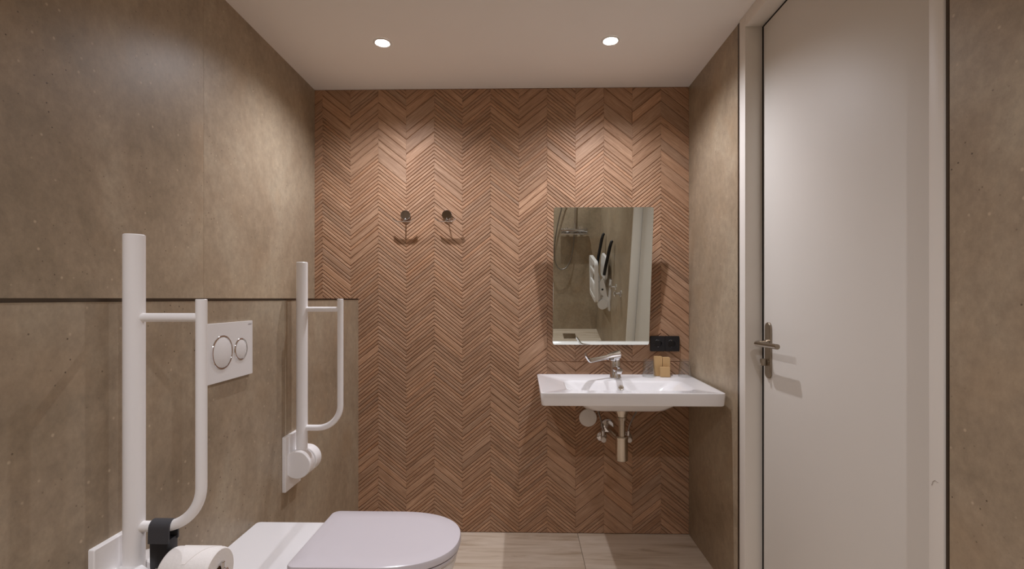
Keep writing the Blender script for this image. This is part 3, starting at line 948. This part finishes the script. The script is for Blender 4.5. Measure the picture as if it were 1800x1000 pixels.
# ------------------------------------------------------------------ glasses and boxes on the basin shelf
def tumbler(x, label):
    p = [(0.0335, 0.0), (0.0338, 0.001), (0.0272, 0.084), (0.0255, 0.0885), (0.0, 0.089), (0.0, 0.079), (0.0235, 0.0785), (0.0252, 0.076), (0.0318, 0.001), (0.0322, 0.0)]
    mb = MB()
    n = 40
    q = [(max(r, 0.0004), h) for r, h in p]
    mb.lathe(q + [q[0]], n, cap0=False, cap1=False)
    o = mb.build('drinking_glass', M['glass'], loc=(x, 2.575, BZ - 0.0004))
    return tag(o, label, 'glass', 'upturned glasses on the washbasin')


tumbler(0.656, 'upturned clear drinking glass between the tap and the small boxes')
tumbler(0.842, 'upturned clear drinking glass in the corner by the right wall')


def carton(name, x0, x1, y0, y1, h, label):
    o = empty(name, ((x0 + x1) / 2, (y0 + y1) / 2, BZ - 0.0004), label, 'box', 'kraft boxes on the washbasin')
    hx, hy = (x1 - x0) / 2, (y1 - y0) / 2
    MB().box(-hx, hx, -hy, hy, 0, h - 0.0016, 0.0008).build('sleeve', M['kraft'], o, smooth=False)
    f = MB().box(-hx + 0.0008, hx - 0.0008, -hy + 0.0004, hy - 0.001, h - 0.0015, h, 0.0003)
    f.build('top_flap', M['kraft'], o, smooth=False)
    return o


carton('kraft_box', 0.6925, 0.7305, 2.590, 2.618, 0.1010, 'tall kraft box next to the left glass on the washbasin')
carton('kraft_box', 0.7325, 0.7700, 2.588, 2.616, 0.0965, 'tall kraft box on the right of the pair on the washbasin')
carton('kraft_box', 0.7130, 0.7610, 2.556, 2.578, 0.0500, 'small square kraft box standing before the two tall ones')

# ------------------------------------------------------------------ what the mirror shows: shower behind the viewer
SY = YR
sh = empty('shower_set', (0.585, SY, 1.185), 'chrome shower mixer with shelf, riser pipe and hose', 'shower')
MB().tube([(-0.130, -0.0, 0.0), (0.130, 0.0, 0.0)], 0.021, 24, rnd=0.003).xform(Matrix.Translation((0, 0.055, 0))).build('mixer_body', M['chrome'], sh)
for s in (-1, 1):
    MB().lathe([(0.019, 0.0), (0.024, 0.004), (0.024, 0.026), (0.020, 0.030)], 24, (s * 0.118, 0.055, 0.0), 'X' if s > 0 else '-X').build('knob', M['chrome'], sh)
    MB().lathe([(0.033, 0.0), (0.033, 0.006), (0.016, 0.012), (0.014, 0.055)], 24, (s * 0.075, 0.0, 0.0), 'Y').build('wall_union', M['chrome'], sh)
MB().box(-0.150, 0.150, 0.020, 0.122, -0.036, -0.026, 0.003).build('shelf', M['chrome'], sh)
MB().tube([(0.005, 0.055, 0.015), (0.005, 0.055, 0.98)] + arc((0.005, 0.105, 0.98), 0.05, PI, PI / 2, 6, 'YZ')[1:] + [(0.005, 0.36, 1.03)], 0.0105, 18).build('riser_pipe', M['chrome'], sh)
MB().lathe([(0.012, 0.0), (0.02, -0.008), (0.105, -0.014), (0.105, -0.020), (0.09, -0.022)], 40, (0.005, 0.36, 1.022), 'Z').build('rain_head', M['chrome'], sh)
hs = bez((0.0, 0.055, -0.018), (0.0, 0.06, -0.30), (-0.05, 0.075, -0.46), (-0.145, 0.08, -0.44), 18) + bez((-0.145, 0.08, -0.44), (-0.27, 0.085, -0.41), (-0.23, 0.085, 0.0), (-0.105, 0.085, 0.40), 18)[1:]
MB().tube(hs, 0.0068, 12).build('hose', M['hose'], sh)
MB().tube([(-0.105, 0.085, 0.395), (-0.095, 0.088, 0.46), (-0.08, 0.10, 0.52)], [0.009, 0.012, 0.011], 14, rnd=0.002).lathe([(0.012, 0.0), (0.045, 0.012), (0.047, 0.022), (0.04, 0.024)], 28, (-0.078, 0.098, 0.545), 'Y').build('hand_shower', M['chrome'], sh)
MB().tube([(0.005, 0.055, 0.45), (-0.06, 0.075, 0.45), (-0.095, 0.085, 0.45)], 0.011, 14, rnd=0.002).build('hand_shower_bracket', M['chrome'], sh)

# fold-up shower seat on the right wall
ss = empty('folding_chair', (XR, 0.07, 0.50), 'white fold-up shower seat with black armrests, seen in the mirror', 'folding chair')
# local: wall at x=0, room towards -x
for yy in (-0.16, 0.16):
    MB().box(-0.016, -0.0, yy - 0.035, yy + 0.035, -0.02, 0.30, 0.004).build('wall_bracket', M['white_plastic'], ss)
    MB().prism([(-0.012, 0.02), (-0.06, 0.0), (-0.10, 0.05), (-0.075, 0.13), (-0.115, 0.18), (-0.11, 0.28), (-0.085, 0.31), (-0.06, 0.24), (-0.035, 0.13), (-0.012, 0.10)], yy - 0.012, yy + 0.012, 'Y').build('side_arm', M['white_plastic'], ss)
    hin = MB().lathe([(0.048, -0.022), (0.052, -0.018), (0.052, 0.018), (0.048, 0.022)], 32, (-0.075, yy, 0.045), 'Y').build('hinge', M['white_plastic'], ss)
    MB().lathe([(0.010, 0.0), (0.010, 0.016)], 16, (-0.085, yy, 0.20), 'Y').build('hinge_pin', M['seat_black'], hin)
    MB().tube([(-0.085, yy * 1.45, 0.36), (-0.075, yy * 1.5, 0.45), (-0.045, yy * 1.55, 0.64), (-0.032, yy * 1.55, 0.69), (-0.020, yy * 1.55, 0.70)], [0.015, 0.016, 0.016, 0.015, 0.012], 16, rnd=0.003).build('armrest', M['seat_black'], ss)
lean = Matrix.Translation((-0.135, 0, 0.07)) @ Matrix.Rotation(math.radians(-3), 4, 'Y')
frm = MB()
o_, i_ = rrect(0, 0.205, 0.21, 0.21, 0.05, 6), rrect(0, 0.205, 0.165, 0.165, 0.03, 6)
frm.loft([[(-0.022, a, b) for a, b in o_], [(0.012, a, b) for a, b in o_], [(0.012, a, b) for a, b in i_], [(-0.022, a, b) for a, b in i_], [(-0.022, a, b) for a, b in o_]], False, False).xform(lean)
frm.build('seat_frame', M['white_plastic'], ss)
for zc_, hz_ in ((0.105, 0.070), (0.285, 0.018)):
    MB().box(-0.018, 0.006, -0.175, 0.175, zc_ - hz_, zc_ + hz_, 0.005).xform(lean).build('seat_slat', M['white_plastic'], ss)
bk = MB()
bk.loft([[(x, a, b) for a, b in rrect(0, 0.40, 0.155 - g_, 0.12 - g_, 0.07, 6)] for x, g_ in ((-0.062, 0.006), (-0.056, 0), (-0.040, 0), (-0.034, 0.006))])
bk.build('backrest', M['white_plastic'], ss)

for yy, lb in ((0.50, 'chrome wall hook beside the shower seat, nearer to it'), (0.74, 'chrome wall hook beside the shower seat, nearer to the door')):
    o = empty('wall_hook', (XR, yy, 0.79), lb, 'wall hook', 'chrome wall hooks by the shower seat')
    MB().lathe([(0.030, 0), (0.030, 0.005), (0.027, 0.008)], 28, (0, 0, 0), '-X').build('rosette', M['chrome'], o)
    MB().tube([(-0.006, 0, 0), (-0.050, 0, -0.002)], 0.009, 14).build('stem', M['chrome'], o)
    MB().lathe([(0.010, 0.046), (0.022, 0.050), (0.025, 0.058), (0.018, 0.066)], 24, (0, 0, -0.002), '-X').build('knob', M['chrome'], o)

fd = empty('floor_drain', (0.545, -0.325, 0), 'square steel floor drain in the shower floor', 'floor drain')
MB().loft([[(a, b, z) for a, b in rrect(0, 0, 0.072 - g_, 0.085 - g_, 0.004, 3)] for z, g_ in ((0.0, 0), (0.002, 0.0005), (0.002, 0.010), (0.0008, 0.010))], False, True).build('frame', M['steel'], fd)
for q in range(6):
    MB().box(-0.060, 0.060, -0.066 + q * 0.024, -0.054 + q * 0.024, 0.0008, 0.0022, 0.0003).build('grate_bar', M['steel'], fd)
